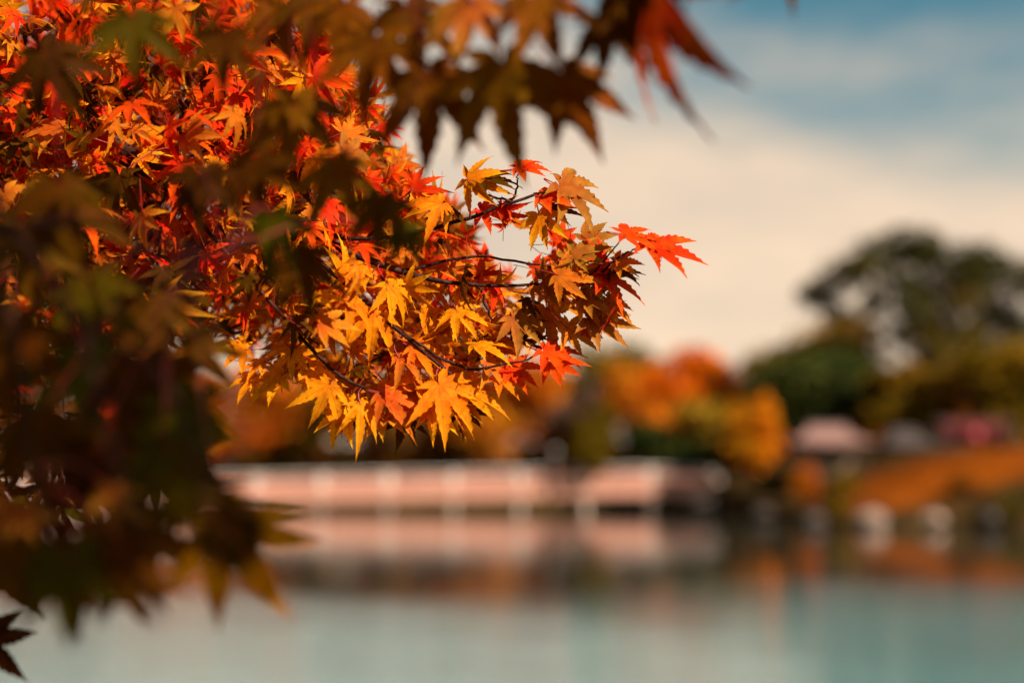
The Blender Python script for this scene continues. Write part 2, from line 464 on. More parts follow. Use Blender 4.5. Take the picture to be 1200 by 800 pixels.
def leaf_cards(blobs, n, pal, size, droop=0.0):
    """n folded leaf sprays spread through the blobs' volumes; returns V, F, colours"""
    wts = np.array([b[1][0] * b[1][1] * b[1][2] for b in blobs]) ** 0.75; wts /= wts.sum()
    idx = rng.choice(len(blobs), n, p=wts)
    C = np.array([b[0] for b in blobs])[idx]; Rr = np.array([b[1] for b in blobs])[idx]
    d = rng.normal(size=(n, 3)); d /= np.linalg.norm(d, axis=1)[:, None]
    rad = rng.random(n) ** 0.45
    P = C + d * Rr * rad[:, None]
    P += rng.normal(size=(n, 3)) * size * 0.5
    nr = d * 0.7 + rng.normal(size=(n, 3)) * 0.6 + np.array([0, 0, 0.35]); nr /= np.linalg.norm(nr, axis=1)[:, None]
    a = np.cross(nr, rng.normal(size=(n, 3))); a /= np.linalg.norm(a, axis=1)[:, None]
    a[:, 2] -= droop; a /= np.linalg.norm(a, axis=1)[:, None]
    b = np.cross(nr, a)
    s = size * rng.uniform(0.6, 1.35, n)[:, None]
    # a pointed six-cornered spray, folded on its middle line
    v0 = P - a * s; v1 = P - a * s * 0.2 + b * s * 0.55 + nr * s * 0.18; v2 = P + a * s * 1.1; v3 = P - a * s * 0.1 - b * s * 0.55 + nr * s * 0.18
    V = np.stack([v0, v1, v2, v3], 1).reshape(-1, 3)
    F = (np.arange(n)[:, None] * 4)
    F = np.concatenate([np.concatenate([F, F + 2, F + 1], 1), np.concatenate([F, F + 3, F + 2], 1)], 0)
    pc = np.array(pal)
    bc = rng.integers(0, len(pal), len(blobs))
    ci = np.where(rng.random(n) < 0.6, bc[idx], rng.integers(0, len(pal), n))
    c = pc[ci] * rng.uniform(0.7, 1.3, n)[:, None]
    return V, F, np.repeat(c, 4, axis=0)


def far_tree(name, label, cat, px, top, bottom, halfw, Y, pal, n=2600, nb=9, group=None, size=0.29, hollow=False, lean=0.0, depth=None, trunk_r=None, nlimb=6, base_px=None, clear=1.0, blobs_px=None, yoff=0.0):
    """tree at distance Y whose crown fills rows top..bottom of the photo, halfw pixels either side of px"""
    if group == G1: halfw *= 1.28; top -= 8; n = int(n * 1.6)
    pt = atY(px, top, Y); pb = atY(px, bottom, Y)
    bx = atY(base_px, 560, Y)[0] if base_px is not None else pt[0] + lean
    zb = ground_z(bx, Y)
    base = np.array([bx, Y, zb])
    zt, zc = (pt[2] - zb) * 1.06, max(pb[2] - zb, 0.3)
    hw = halfw * Y / F_PX
    dp = depth if depth else min(hw, 4.5)
    cx = pt[0] - bx
    cz, rz = (zt + zc) / 2, (zt - zc) / 2
    blobs = []
    nb = int(nb * 1.7)
    for i in range(nb):
        while True:
            q = rng.uniform(-1, 1, 3)
            r = (q ** 4).sum()
            if r < 1: break
        k = rng.uniform(0.30, 0.52) * clear
        q = q * (1 - k * 0.75)
        taper = 1.0 - 0.15 * max(0, q[2])
        c = (cx + q[0] * hw * taper, q[1] * dp + yoff, cz + q[2] * rz)
        blobs.append((c, (hw * k, dp * k, rz * k * rng.uniform(0.7, 1.0))))
    if blobs_px:
        blobs = []
        for (bpx, bpy_, bw, bh) in blobs_px:
            p = atY(bpx, bpy_, Y)
            blobs.append(((p[0] - bx, rng.uniform(-.6, .6) * dp, p[2] - zb), (bw * Y / F_PX, min(dp, bw * Y / F_PX), bh * Y / F_PX)))
    V, F, c = leaf_cards(blobs, n, PAL[pal], size)
    V[:, 2] = np.maximum(V[:, 2], 0.12)
    root = empty(name, base, label, cat, group)
    new_mesh('crown', V, F, M_CROWN, root, attrs={'tint': ('FLOAT_COLOR', c)})
    tb = MB()
    tr = trunk_r or max(0.12, 0.028 * zt)
    tip = np.array([cx * 0.8, yoff * 0.9, cz + rz * 0.45])
    mid = np.array([cx * 0.35 + rng.normal() * 0.1, rng.normal() * 0.1, cz * 0.55])
    path = spline([np.array([0, 0, -0.4]), np.array([0.0, 0, 0.5]), mid, tip], 10)
    tb.tube(path, [tr * (1.25 - 1.1 * i / 10) for i in range(11)], 8)
    for i in range(min(nlimb, nb)):
        e = np.array(blobs[i][0]); s = np.array(path[4 + (i % 5)])
        m = (s + e) / 2 + np.array([0, 0, -0.12 * rz])
        tb.tube(spline([s, m, e], 6), [tr * (0.5 - 0.42 * j / 6) for j in range(7)], 6)
    tb.build('trunk', M_FARBARK, root, smooth=True)
    return root


G1 = 'autumn trees behind the footbridge'
G2 = 'trees on the right bank'
far_tree('maple_tree', 'rust orange maple at the far left, half hidden behind the dark hanging leaves', 'tree', 60, 395, 560, 130, 100, 'rust', 3200, 10, G1)
far_tree('maple_tree', 'broad dull orange maple behind the left end of the pink footbridge', 'tree', 270, 428, 552, 105, 101, 'orange', 3000, 10, G1)
far_tree('evergreen_tree', 'olive brown round tree between two orange maples behind the footbridge', 'tree', 352, 440, 552, 55, 104, 'olive', 2200, 8, G1)
far_tree('maple_tree', 'rusty brown maple behind the footbridge under the hanging yellow leaves', 'tree', 440, 436, 552, 75, 102, 'rust', 2600, 9, G1)
far_tree('maple_tree', 'orange maple behind the middle of the footbridge, left of the globe lamp', 'tree', 590, 432, 552, 75, 101, 'orange', 2600, 9, G1)
far_tree('evergreen_tree', 'dark olive tree behind the footbridge between rust and orange maples', 'tree', 520, 424, 550, 55, 106, 'olive', 2000, 8, G1)
far_tree('maple_tree', 'tall olive and rust tree with rounded top right of the hanging branch tip', 'tree', 712, 398, 500, 58, 112, 'olive', 2400, 9, G1)
far_tree('bare_tree', 'greyish brown thinning tree above the globe lamp of the footbridge', 'tree', 690, 446, 550, 48, 104, 'brown', 1500, 8, G1)
far_tree('maple_tree', 'flame orange maple, brightest of the trees behind the right end of the footbridge', 'tree', 806, 418, 508, 66, 103, 'flame', 2800, 9, G1)
far_tree('maple_tree', 'orange brown maple behind the footbridge, just left of the flame orange one', 'tree', 752, 436, 540, 40, 100, 'orange', 1800, 8, G1)
far_tree('evergreen_tree', 'low dark green tree by the right end of the footbridge', 'tree', 800, 500, 552, 62, 97, 'green', 2000, 8, G1)
far_tree('golden_tree', 'small drooping olive gold tree leaning over the footbridge rail beside the globe lamp', 'tree', 692, 486, 566, 24, 90.6, 'olive', 1300, 7, G1, size=0.18, depth=1.0, base_px=712, yoff=-4.4)
far_tree('golden_tree', 'olive gold tree spreading below the flame orange maple', 'tree', 838, 478, 545, 52, 96, 'gold', 1800, 8, G1)
far_tree('maple_tree', 'small bright orange maple on the shore corner beside the dark green tree', 'tree', 884, 468, 572, 30, 84, 'amber', 2200, 8, G2)
far_tree('evergreen_tree', 'large dark green tree behind the pink roofed tea house', 'tree', 955, 402, 520, 92, 92, 'green', 4600, 14, G2)
far_tree('golden_tree', 'golden olive tree rising behind the large dark green tree', 'tree', 968, 374, 470, 92, 104, 'gold', 3400, 11, G2)
far_tree('olive_tree', 'olive brown tree filling the gap left of the large dark green tree', 'tree', 895, 402, 520, 40, 108, 'olive', 1800, 8, G2)
far_tree('golden_tree', 'olive gold tree behind the grey roofed pavilion', 'tree', 1062, 422, 512, 62, 90, 'olive', 3000, 10, G2)
far_tree('pine_tree', 'tallest tree, an open crowned dark pine with sky showing through its crown', 'tree', 1085, 268, 442, 142, 96, 'pine', 8500, 15, G2, size=0.27, hollow=True, depth=4.5, trunk_r=0.42, nlimb=12, base_px=1112, blobs_px=[(1030, 300, 34, 26), (1062, 290, 36, 24), (1092, 300, 32, 26), (1124, 318, 34, 26), (1152, 300, 32, 22), (1178, 312, 32, 26), (1204, 330, 34, 30), (1000, 318, 30, 24), (968, 340, 24, 20),
                    (1046, 330, 28, 22), (1080, 338, 32, 24), (1112, 352, 32, 26), (1146, 346, 32, 26), (1176, 366, 32, 26), (1204, 384, 32, 30), (1064, 366, 28, 20), (1096, 384, 28, 24), (1128, 388, 30, 26), (1160, 398, 30, 24), (1190, 418, 34, 24), (1022, 350, 18, 12), (985, 362, 20, 12), (1120, 416, 26, 20), (985, 325, 32, 24), (955, 346, 22, 18), (1068, 392, 32, 22), (1090, 416, 32, 24), (1038, 354, 24, 16), (1150, 430, 30, 20)])
far_tree('olive_tree', 'dark olive brown tree at the right edge of the photo under the tall pine', 'tree', 1170, 392, 520, 78, 86, 'olive', 4200, 12, G2)
far_tree('maple_tree', 'rust brown tree at the foot of the tall pine trunk', 'tree', 1118, 436, 520, 48, 93, 'rust', 1800, 8, G2)
far_tree('maple_tree', 'orange maple at the extreme left behind the quay wall, almost all outside the photo', 'tree', -120, 400, 560, 110, 104, 'orange', 1800, 8, G1)
# further belt of trees, closing the view between the nearer ones
belt = [(150, 440, 'olive', 'dark olive'), (400, 442, 'orange', 'orange'), (640, 440, 'rust', 'rust'), (850, 446, 'olive', 'olive'), (1010, 440, 'rust', 'russet'), (1170, 430, 'green', 'green')]
for (px, tp, pl, nm) in belt:
    far_tree('woodland_tree', nm + ' tree in the hindmost row of woodland, showing only between nearer crowns', 'tree', px, tp, 552, 130, 135, pl, 2200, 10, 'hindmost woodland row', size=0.42)


# undergrowth below the far trees: one mass
blobs = []
for i in range(150):
    x = rng.uniform(-85, 75); y = rng.uniform(106, 113)
    blobs.append(((x, y, ground_z(x, y) + 1.1), (2.4, 1.4, rng.uniform(2.0, 3.4))))
Vu, Fu, cu = leaf_cards(blobs, 17000, PAL['rust'] + PAL['rust'] + PAL['olive'], 0.34)
und = new_mesh('undergrowth', Vu, Fu, M_CROWN, attrs={'tint': ('FLOAT_COLOR', cu)})
tag(und, 'rusty tangled undergrowth closing the gaps below the far tree crowns', 'undergrowth', kind='stuff')


def shrub(label, px, py, halfw, top, Y, pal, n=700, group='clipped shrubs along the right shore'):
    x = atY(px, 560, Y)[0]; zb = ground_z(x, Y)
    zt = max(0.7, atY(px, top, Y)[2] - zb)
    hw = halfw * Y / F_PX
    blobs = [((rng.uniform(-.5, .5) * hw, rng.uniform(-.4, .4) * hw, zt * 0.5), (hw * 0.6, hw * 0.5, zt * 0.5)) for _ in range(5)]
    V, F, c = leaf_cards(blobs, n, PAL[pal], 0.10)
    V[:, 2] = np.maximum(V[:, 2], 0.02)
    root = empty('shrub', (x, Y, zb), label, 'shrub', group)
    new_mesh('foliage', V, F, M_CROWN, root, attrs={'tint': ('FLOAT_COLOR', c)})
    b = MB()
    for k in range(5):
        e = blobs[k][0]
        b.tube([(0, 0, -0.1), (e[0] * 0.4, e[1] * 0.4, zt * 0.3), e], [0.03, 0.022, 0.01], 5)
    b.build('stem', M_FARBARK, root)


shrub('dark green shrub at the shore corner below the small orange maple', 905, 575, 24, 548, 78, 'green')
shrub('orange brown shrub below the pink tea house roof', 945, 560, 20, 540, 68, 'orange')
shrub('olive shrub at the left foot of the russet bank', 985, 565, 24, 552, 67, 'olive')
shrub('dark shrub at the water line under the right end of the bank', 1185, 600, 34, 572, 58.4, 'pine')
shrub('dark olive shrub on the shore between two pale boulders', 985, 595, 17, 580, 59.5, 'olive')
shrub('russet shrub on the slope right of the pale boulders', 1130, 580, 30, 566, 60.5, 'rust')


# ------------------------------------------------------------------ footbridge
YB = 88.0
SLOPE = 0.020
x0 = atY(150, 560, YB)[0]; x1 = atY(838, 560, YB)[0]
XM = 7.6                                   # crest of the deck


def deck_z(x): return 1.02 + (SLOPE * (x - x0) if x < XM else SLOPE * (XM - x0) - 0.03 * (x - XM))


br = empty('footbridge', (0, YB, 0), 'long low pink footbridge crossing the lake in front of the autumn trees', 'bridge')
nb = 9
bx = np.linspace(x0, x1, nb + 1)
for side, yo in (('near', -1.15), ('far', 1.15)):
    for i in range(nb):
        a, b = bx[i] + 0.19, bx[i + 1] - 0.19
        m = MB()
        za, zb_ = deck_z(a), deck_z(b)
        def sl_box(h0, h1, t):
            V = [(a, yo - t, za + h0), (b, yo - t, zb_ + h0), (b, yo + t, zb_ + h0), (a, yo + t, za + h0), (a, yo - t, za + h1), (b, yo - t, zb_ + h1), (b, yo + t, zb_ + h1), (a, yo + t, za + h1)]
            m.add(V, [[0, 1, 5, 4], [1, 2, 6, 5], [2, 3, 7, 6], [3, 0, 4, 7], [4, 5, 6, 7], [3, 2, 1, 0]])
        sl_box(0.10, 0.22, 0.05); sl_box(0.64, 0.74, 0.05)
        k = 22
        for j in range(k):
            xx = a + (b - a) * (j + 0.5) / k
            m.box((xx, yo, deck_z(xx) + 0.43), (0.125, 0.05, 0.42))
        m.build('parapet', M_PINK, br)
    for i in range(nb + 1):
        m = MB(); m.box((bx[i], yo, deck_z(bx[i]) + 0.43), (0.34, 0.22, 0.80), b=0.03); m.box((bx[i], yo, deck_z(bx[i]) + 0.856), (0.42, 0.30, 0.05), taper=0.7)
        m.build('post', M_PALE, br)
    m = MB(); m.tube([(x, yo, deck_z(x) + 0.98) for x in np.linspace(x0, x1, 24)], 0.045, 8)
    for i in range(nb + 1): m.tube([(bx[i], yo, deck_z(bx[i]) + 0.88), (bx[i], yo, deck_z(bx[i]) + 0.96)], 0.03, 6)
    m.build('handrail', M_WHITE, br, smooth=True)
m = MB(); xs_ = np.linspace(x0 - 0.4, x1 + 0.6, 24); V = []
for x in xs_:
    z = deck_z(x); V += [(x, -1.35, z - 0.72), (x, 1.35, z - 0.72), (x, 1.35, z), (x, -1.35, z)]
Fq = [[4 * i + k, 4 * i + (k + 1) % 4, 4 * i + 4 + (k + 1) % 4, 4 * i + 4 + k][::-1] for i in range(23) for k in range(4)] + [[0, 1, 2, 3], [95, 94, 93, 92]]
m.add(V, Fq); m.build('deck', M_PINK, br)
m = MB(); m.add([(x, y, deck_z(x) + 0.004 + 0.02 * 0) for x in xs_ for y in (-1.0, 1.0)], [[2 * i, 2 * i + 2, 2 * i + 3, 2 * i + 1] for i in range(23)]); m.build('walkway', M_DECK, br)
for i in range(nb + 1):
    m = MB(); zt = deck_z(bx[i]) - 0.725
    m.box((bx[i], 0, zt - 0.10), (0.55, 2.5, 0.2), b=0.04)
    for yy in (-0.8, 0.8): m.lathe((bx[i], yy, -1.5), [(0.17, 0), (0.17, 1.5 + zt - 0.2)], 12)
    m.build('pier', M_PALE, br, smooth=False)

lp = empty('globe_lamp', (atY(650, 560, YB)[0], YB - 1.55, 0), 'slim pinkish pillar lamp with a round pale globe on the footbridge edge', 'lamp')
zl = deck_z(lp.location.x)
m = MB(); m.box((0, 0, zl + 0.35), (0.30, 0.30, 1.3), b=0.05); m.box((0, 0, (zl + 1.0 + 2 * zl + 0.06) / 2), (0.14, 0.14, zl - 0.94), b=0.02); m.build('pillar', M_PINK, lp)
m = MB(); m.lathe((0, 0, 2 * zl + 0.06), [(0.16, 0), (0.14, 0.08), (0.06, 0.14), (0.06, 0.28), (0.16, 0.34)], 14); m.build('neck', M_PALE, lp, smooth=True)
zt = 3.62
m = MB(); m.lathe((0, 0, zt), [(0.19 * math.sin(math.pi * i / 10) + 0.002, -0.19 * math.cos(math.pi * i / 10)) for i in range(11)], 18); m.build('globe', M_GLOBE, lp, smooth=True)

# quay on the left
q = empty('quay_wall', (-21.0, 60, 0), 'pinkish stone quay wall along the left shore behind the dark leaves', 'wall')
m = MB(); m.box((0, 3, 0.45), (0.7, 66, 2.6), b=0.05); m.build('wall', M_QUAY, q)
m = MB(); m.box((0.0, 3, 1.86), (0.95, 66.4, 0.2), b=0.04); m.build('coping', M_PALE, q)
m = MB()
for yy in np.arange(-28, 36, 3.0): m.box((0, yy, 2.45), (0.16, 0.16, 0.97), b=0.02)
for zz in (2.35, 2.9): m.tube([(0, -29, zz), (0, 35, zz)], 0.05, 8)
m.build('railing', M_PINK, q)


# ------------------------------------------------------------------ tea houses, lantern
def tea_house(name, label, pxa, pxb, ridge, eave, Y, roof):
    a = atY(pxa, eave, Y); b = atY(pxb, eave, Y)
    cx = (a[0] + b[0]) / 2; hw = (b[0] - a[0]) / 2
    zg = ground_z(cx, Y) - 0.05; ze = a[2] - zg; zr = atY(pxa, ridge, Y)[2] - zg
    root = empty(name, (cx, Y, zg), label, 'tea house')
    dp = 2.0
    # hipped roof with upturned eaves and thickness
    prof = [(1.0, 0.0), (0.86, 0.10), (0.68, 0.34), (0.50, 0.70), (0.42, 1.0)]
    V = []; n = 0
    for lay in (0.0, -0.12):
        for k, h in prof:
            z = ze + (zr - ze) * h + lay
            kx, ky = k * hw, (k - 0.40) / 0.6 * dp if k > 0.42 else 0.06
            lift = 0.14 if h == 0 else 0
            for sx_, sy_ in ((-1, -1), (0, -1), (1, -1), (1, 1), (0, 1), (-1, 1)):
                V.append((sx_ * kx, sy_ * ky, z + (lift if sx_ else 0)))
    Fq = []
    for lay in range(2):
        o = lay * 30
        for i in range(4):
            for j in range(6):
                f = [o + i * 6 + j, o + i * 6 + (j + 1) % 6, o + (i + 1) * 6 + (j + 1) % 6, o + (i + 1) * 6 + j]
                Fq.append(f if lay == 0 else f[::-1])
    for j in range(6): Fq.append([j, 30 + j, 30 + (j + 1) % 6, (j + 1) % 6])
    Fq.append([24, 25, 26, 27, 28, 29]); Fq.append([59, 58, 57, 56, 55, 54])
    m = MB(); m.add(V, Fq); rf = m.build('roof', roof, root)
    m = MB(); m.tube([(-hw * 0.46, 0, zr + 0.05), (hw * 0.46, 0, zr + 0.05)], 0.11, 8); m.build('ridge_cap', M_ROOF2, rf)
    for px_, py_ in ((-0.72, -0.7), (0.72, -0.7), (-0.72, 0.7), (0.72, 0.7)):
        m = MB(); m.box((px_ * hw, py_ * dp, ze / 2), (0.14, 0.14, ze - 0.06)); m.build('post', M_WOOD, root)
    m = MB(); m.box((0, 0.55 * dp, ze / 2 + 0.02), (1.36 * hw, 0.1, ze - 0.1)); m.build('wall', M_PLASTER, root)
    m = MB(); m.box((0, 0, 0.22), (1.5 * hw, 1.5 * dp, 0.3)); m.build('floor', M_WOOD, root)
    m = MB()
    for i in range(9): m.box((-0.64 * hw + i * 0.16 * hw, -0.72 * dp, 0.62), (0.05, 0.05, 0.5))
    m.box((0, -0.72 * dp, 0.9), (1.34 * hw, 0.07, 0.06)); m.build('rail', M_WOOD, root)
    return root


tea_house('tea_house', 'low tea house with a faded pink hipped roof under the dark green tree', 918, 1020, 500, 520, 75, M_ROOF)
tea_house('tea_house', 'smaller shaded tea house with a grey hipped roof left of the tall pine trunk', 1026, 1094, 506, 522, 79, M_ROOF2)
lx = atY(1142, 510, 68)
gz = ground_z(lx[0], 68)
ln = empty('paper_lantern', (lx[0], 68, lx[2]), 'round red paper lantern hanging from a dark timber frame above the russet bank', 'lantern')
m = MB(); m.lathe((0, 0, 0), [(0.09, -0.33), (0.24, -0.27), (0.33, -0.12), (0.36, 0.0), (0.33, 0.12), (0.24, 0.27), (0.09, 0.33)], 18); m.build('shade', M_RED, ln, smooth=True)
for zz, nm in ((0.36, 'cap'), (-0.36, 'cap')):
    m = MB(); m.lathe((0, 0, zz), [(0.11, -0.035), (0.12, 0.0), (0.11, 0.035)], 14); m.build(nm, M_WOOD, ln)
m = MB(); m.tube([(0, 0, 0.39), (0, 0, 0.62)], 0.012, 6); m.build('cord', M_WOOD, ln)
fr = empty('timber_frame', (lx[0], 68, gz - 0.1), 'dark timber frame with dull red cloth carrying the round red lantern', 'frame')
h = lx[2] - gz + 0.1 + 0.62
for sx_ in (-1.6, 1.6):
    m = MB(); m.box((sx_, 0, h / 2), (0.14, 0.14, h), b=0.02); m.build('post', M_WOOD, fr)
m = MB(); m.box((0, 0, h + 0.07), (3.9, 0.17, 0.14), b=0.02); m.build('beam', M_WOOD, fr)
m = MB(); Vc = []
for i in range(25):
    x = -1.5 + 3.0 * i / 24
    for z in (h - 0.05, h - 0.75): Vc.append((x, 0.45 + 0.05 * math.sin(i * 1.6), z))
m.add(Vc, [[2 * i, 2 * i + 2, 2 * i + 3, 2 * i + 1] for i in range(24)]); m.box((0, 0.45, h - 0.03), (3.2, 0.06, 0.06)); m.box((0, 0.22, h + 0.03), (0.08, 0.5, 0.06)); m.build('cloth', M_REDCLOTH, fr)


# ------------------------------------------------------------------ boulders
def boulder(label, px, py, wpx, hpx, Y, mat, seed):
    c = atY(px, py, Y); rx = wpx * Y / F_PX / 2; rz = hpx * Y / F_PX / 2
    V = []; k = 14; n = 9
    for i in range(n + 1):
        th = math.pi * i / n
        for j in range(k):
            ph = 2 * math.pi * j / k
            v = Vector((math.sin(th) * math.cos(ph), math.sin(th) * math.sin(ph), math.cos(th)))
            f = 1 + 0.35 * mnoise.noise(v * 1.4 + Vector((seed * 3.7, 0, 0))) + 0.12 * mnoise.noise(v * 4 + Vector((seed, 5, 0)))
            V.append((v.x * f * rx, v.y * f * rx * 0.8, v.z * f * rz))
    F = [[i * k + j, (i + 1) * k + j, (i + 1) * k + (j + 1) % k, i * k + (j + 1) % k] for i in range(n) for j in range(k)]
    o = new_mesh('boulder', V, F, mat, loc=tuple(c), smooth=False)
    tag(o, label, 'rock', 'boulders along the water line')


boulder('largest and palest boulder at the water line below the russet bank', 1021, 609, 36, 22, 58.0, M_ROCK, 1)
boulder('brownish boulder at the water line left of the palest one', 953, 609, 24, 16, 59.0, M_ROCK2, 2)
boulder('grey boulder at the water line right of the palest one', 1094, 608, 28, 16, 58.0, M_ROCK, 3)
boulder('bluish grey low boulder at the shore corner below the small orange maple', 893, 600, 24, 12, 68, M_ROCK2, 4)
boulder('brown boulder at the right end of the footbridge', 852, 578, 18, 22, 86, M_ROCK2, 5)
boulder('dark flat boulder in the water beside the right end of the footbridge', 828, 590, 44, 14, 84, M_ROCK2, 6)
boulder('small grey boulder close to the right edge of the photo', 1160, 606, 20, 16, 57.5, M_ROCK2, 7)


# ------------------------------------------------------------------ the foreground maple
LOBES = [(-118, .40), (-76, .74), (-37, .95), (0, 1.0), (37, .95), (76, .74), (118, .40)]


def leaf_template(hq, seed, wx=0.0, sx=0.0, dk=1.0):
    """one palmate leaf in its own plane: y along the middle lobe, z up; returns verts, faces, lobe coords, along"""
    r = random.Random(seed)
    n = 12 if hq else 4
    V = [(0, 0, 0)]; Lb = [(0.0, 0.0, 0.0)]; F = []
    jit = [(a + r.uniform(-6, 6), l * r.uniform(0.86, 1.12)) for a, l in LOBES]
    sin = []
    k = len(jit)
    droop = r.uniform(0.06, 0.50) * dk; fold = r.uniform(0.2, 0.85); wide = r.uniform(0.074, 0.112) + wx
    def P(ang, rad): return np.array([math.sin(R(ang)) * rad, math.cos(R(ang)) * rad])
    sin.append(P(jit[0][0] - 36, 0.10))
    for i in range(k - 1):
        rs = (0.295 + sx) * min(jit[i][1], jit[i + 1][1]) + 0.02
        sin.append(P((jit[i][0] + jit[i + 1][0]) / 2, rs))
    sin.append(P(jit[-1][0] + 36, 0.10))
    si = []
    def z_of(p, w, dl, tl):
        rr = math.hypot(p[0], p[1])
        return fold * w - (droop + dl) * rr * rr + tl * w
    for s in sin:
        si.append(len(V)); V.append((s[0], s[1], fold * 0.10 - droop * float(s @ s))); Lb.append((0.28, 1.0, 0.0))
    for i, (ang, ln) in enumerate(jit):
        d = P(ang, 1.0); nrm = np.array([d[1], -d[0]])       # to the right when looking along the lobe
        dl = r.uniform(-0.15, 0.32) * (0.5 + 0.5 * dk); bend = r.uniform(-0.12, 0.12); curl = r.uniform(0.0, 0.35)
        sl_, sr_ = sin[i], sin[i + 1]
        tl0 = max(0.06, float(sl_ @ d)) / ln; tr0 = max(0.06, float(sr_ @ d)) / ln
        t0 = (tl0 + tr0) / 2
        wl0 = abs(float(sl_ @ nrm)); wr0 = abs(float(sr_ @ nrm))
        mids = []; le = [si[i]]; re = [si[i + 1]]
        W = wide * ln ** 0.5 * (1.0 if ln > .5 else 0.8)
        for q_ in range(n + 1):
            s = q_ / n
            t = t0 + (1 - t0) * s
            c = d * (ln * t) + nrm * (bend * ln * s * s)
            zc = -(droop + dl) * (ln * t) ** 2 - curl * max(0, s - 0.55) ** 2
            mids.append(len(V)); V.append((c[0], c[1], zc)); Lb.append((t, 0.0, 0.0))
            if 0 < q_ < n:
                prof = math.sin(math.pi * s ** 0.80) * (1 - s) ** 0.30
                tooth = (1.11 if q_ % 2 else 0.91) if hq else 1.0
                fw = (0.020 * ln if q_ % 2 else 0) if hq else 0
                for (lst, w0, sg, tt0) in ((le, wl0, -1, tl0), (re, wr0, 1, tr0)):
                    wv = (w0 * (1 - s) ** 2.2 + W * prof) * tooth
                    te = tt0 + (1 - tt0) * s
                    e = d * (ln * te + fw) + nrm * (bend * ln * s * s + sg * wv)
                    lst.append(len(V)); V.append((e[0], e[1], zc + fold * wv)); Lb.append((t, float(sg), 0.0))
        F.append([0, si[i], mids[0]]); F.append([0, mids[0], si[i + 1]])
        for q_ in range(n - 1):
            F.append([mids[q_], le[q_], le[q_ + 1]]); F.append([mids[q_], le[q_ + 1], mids[q_ + 1]])
            F.append([mids[q_], re[q_ + 1], re[q_]]); F.append([mids[q_], mids[q_ + 1], re[q_ + 1]])
        F.append([mids[n - 1], le[n - 1], mids[n]]); F.append([mids[n - 1], mids[n], re[n - 1]])
    return np.array(V), F, np.array(Lb)


def with_stalk(tp, seed):
    V, F, Lb = tp
    r = random.Random(seed)
    b = MB(); ln = r.uniform(0.5, 1.0)
    b.tube([(0, 0.02, 0.0), (r.uniform(-.1, .1), -ln * .5, r.uniform(0, .1)), (r.uniform(-.2, .2), -ln, r.uniform(.05, .3))], 0.013, 3)
    n = len(V)
    V2 = np.concatenate([V, np.array([tuple(q) for q in b.v])]); F2 = F + [[i + n for i in f] for f in b.f]
    for f in F2[len(F):]: pass
    F3 = []
    for f in F2:
        if len(f) == 3: F3.append(f)
        else: F3.append(f[:3]); F3.append([f[0], f[2], f[3]])
    Lb2 = np.concatenate([Lb, np.tile([[0.0, 0.5, 1.0]], (len(b.v), 1))])
    return V2, np.array(F3), Lb2


WQ = [leaf_template(True, 700 + i, 0.012, 0.035) for i in range(12)]
FQ = [leaf_template(True, 800 + i, 0.012, 0.02, 0.25) for i in range(16)]
HQ = [leaf_template(True, 100 + i, -0.006) for i in range(24)]
MQ = [with_stalk(leaf_template(True, 300 + i), i) for i in range(14)]
LQ = [with_stalk(leaf_template(False, 500 + i), i) for i in range(14)]

WQ3 = [with_stalk(w_, i) for i, w_ in enumerate(WQ)]
FQ3 = [with_stalk(w_, i) for i, w_ in enumerate(FQ)]
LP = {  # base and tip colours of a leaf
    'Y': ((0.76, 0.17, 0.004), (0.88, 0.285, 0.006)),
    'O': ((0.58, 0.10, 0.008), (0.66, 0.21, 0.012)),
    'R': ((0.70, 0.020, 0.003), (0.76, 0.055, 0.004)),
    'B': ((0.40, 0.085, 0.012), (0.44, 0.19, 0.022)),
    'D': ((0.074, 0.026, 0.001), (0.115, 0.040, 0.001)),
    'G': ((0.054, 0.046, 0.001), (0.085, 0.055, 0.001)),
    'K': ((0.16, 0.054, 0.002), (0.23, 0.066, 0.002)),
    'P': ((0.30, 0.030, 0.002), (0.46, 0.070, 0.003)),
    'T': ((0.030, 0.012, 0.001), (0.80, 0.23, 0.004)),  # shade at the base and sun on the tips, both as colour
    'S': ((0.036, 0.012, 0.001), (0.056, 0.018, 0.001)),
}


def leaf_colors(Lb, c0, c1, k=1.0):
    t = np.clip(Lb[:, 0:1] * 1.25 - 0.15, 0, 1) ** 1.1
    if c0[0] < 0.1 * c1[0]: t = np.clip((t - 0.24) / 0.22, 0, 1)       # sunlit tips and shaded base put into the leaf colour
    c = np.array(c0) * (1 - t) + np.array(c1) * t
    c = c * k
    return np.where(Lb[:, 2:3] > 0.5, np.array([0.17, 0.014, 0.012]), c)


def pick(code):
    a, b = LP[code]
    k = rng.uniform(0.85, 1.12)
    h = rng.uniform(-0.25, 0.25)
    f = lambda c: (c[0] * k, c[1] * k * (1 + h), c[2] * k)
    return f(a), f(b)


def frame(dirv, nrm):
    n = nrm / np.linalg.norm(nrm)
    y = dirv - n * (dirv @ n)
    if np.linalg.norm(y) < 1e-4: y = np.cross(n, [1, 0.2, 0])
    y /= np.linalg.norm(y)
    x = np.cross(y, n)
    return np.stack([x, y, n], 1)


TB = np.array([-1.75, 0.55, 0.38])
tree = empty('maple_tree', TB, 'foreground maple reaching in from the left with red, orange and yellow leaves in focus', 'tree')

# boughs and twigs (points given as photo column, row, depth)
def PB(lst): return [at(*p) - TB for p in lst]


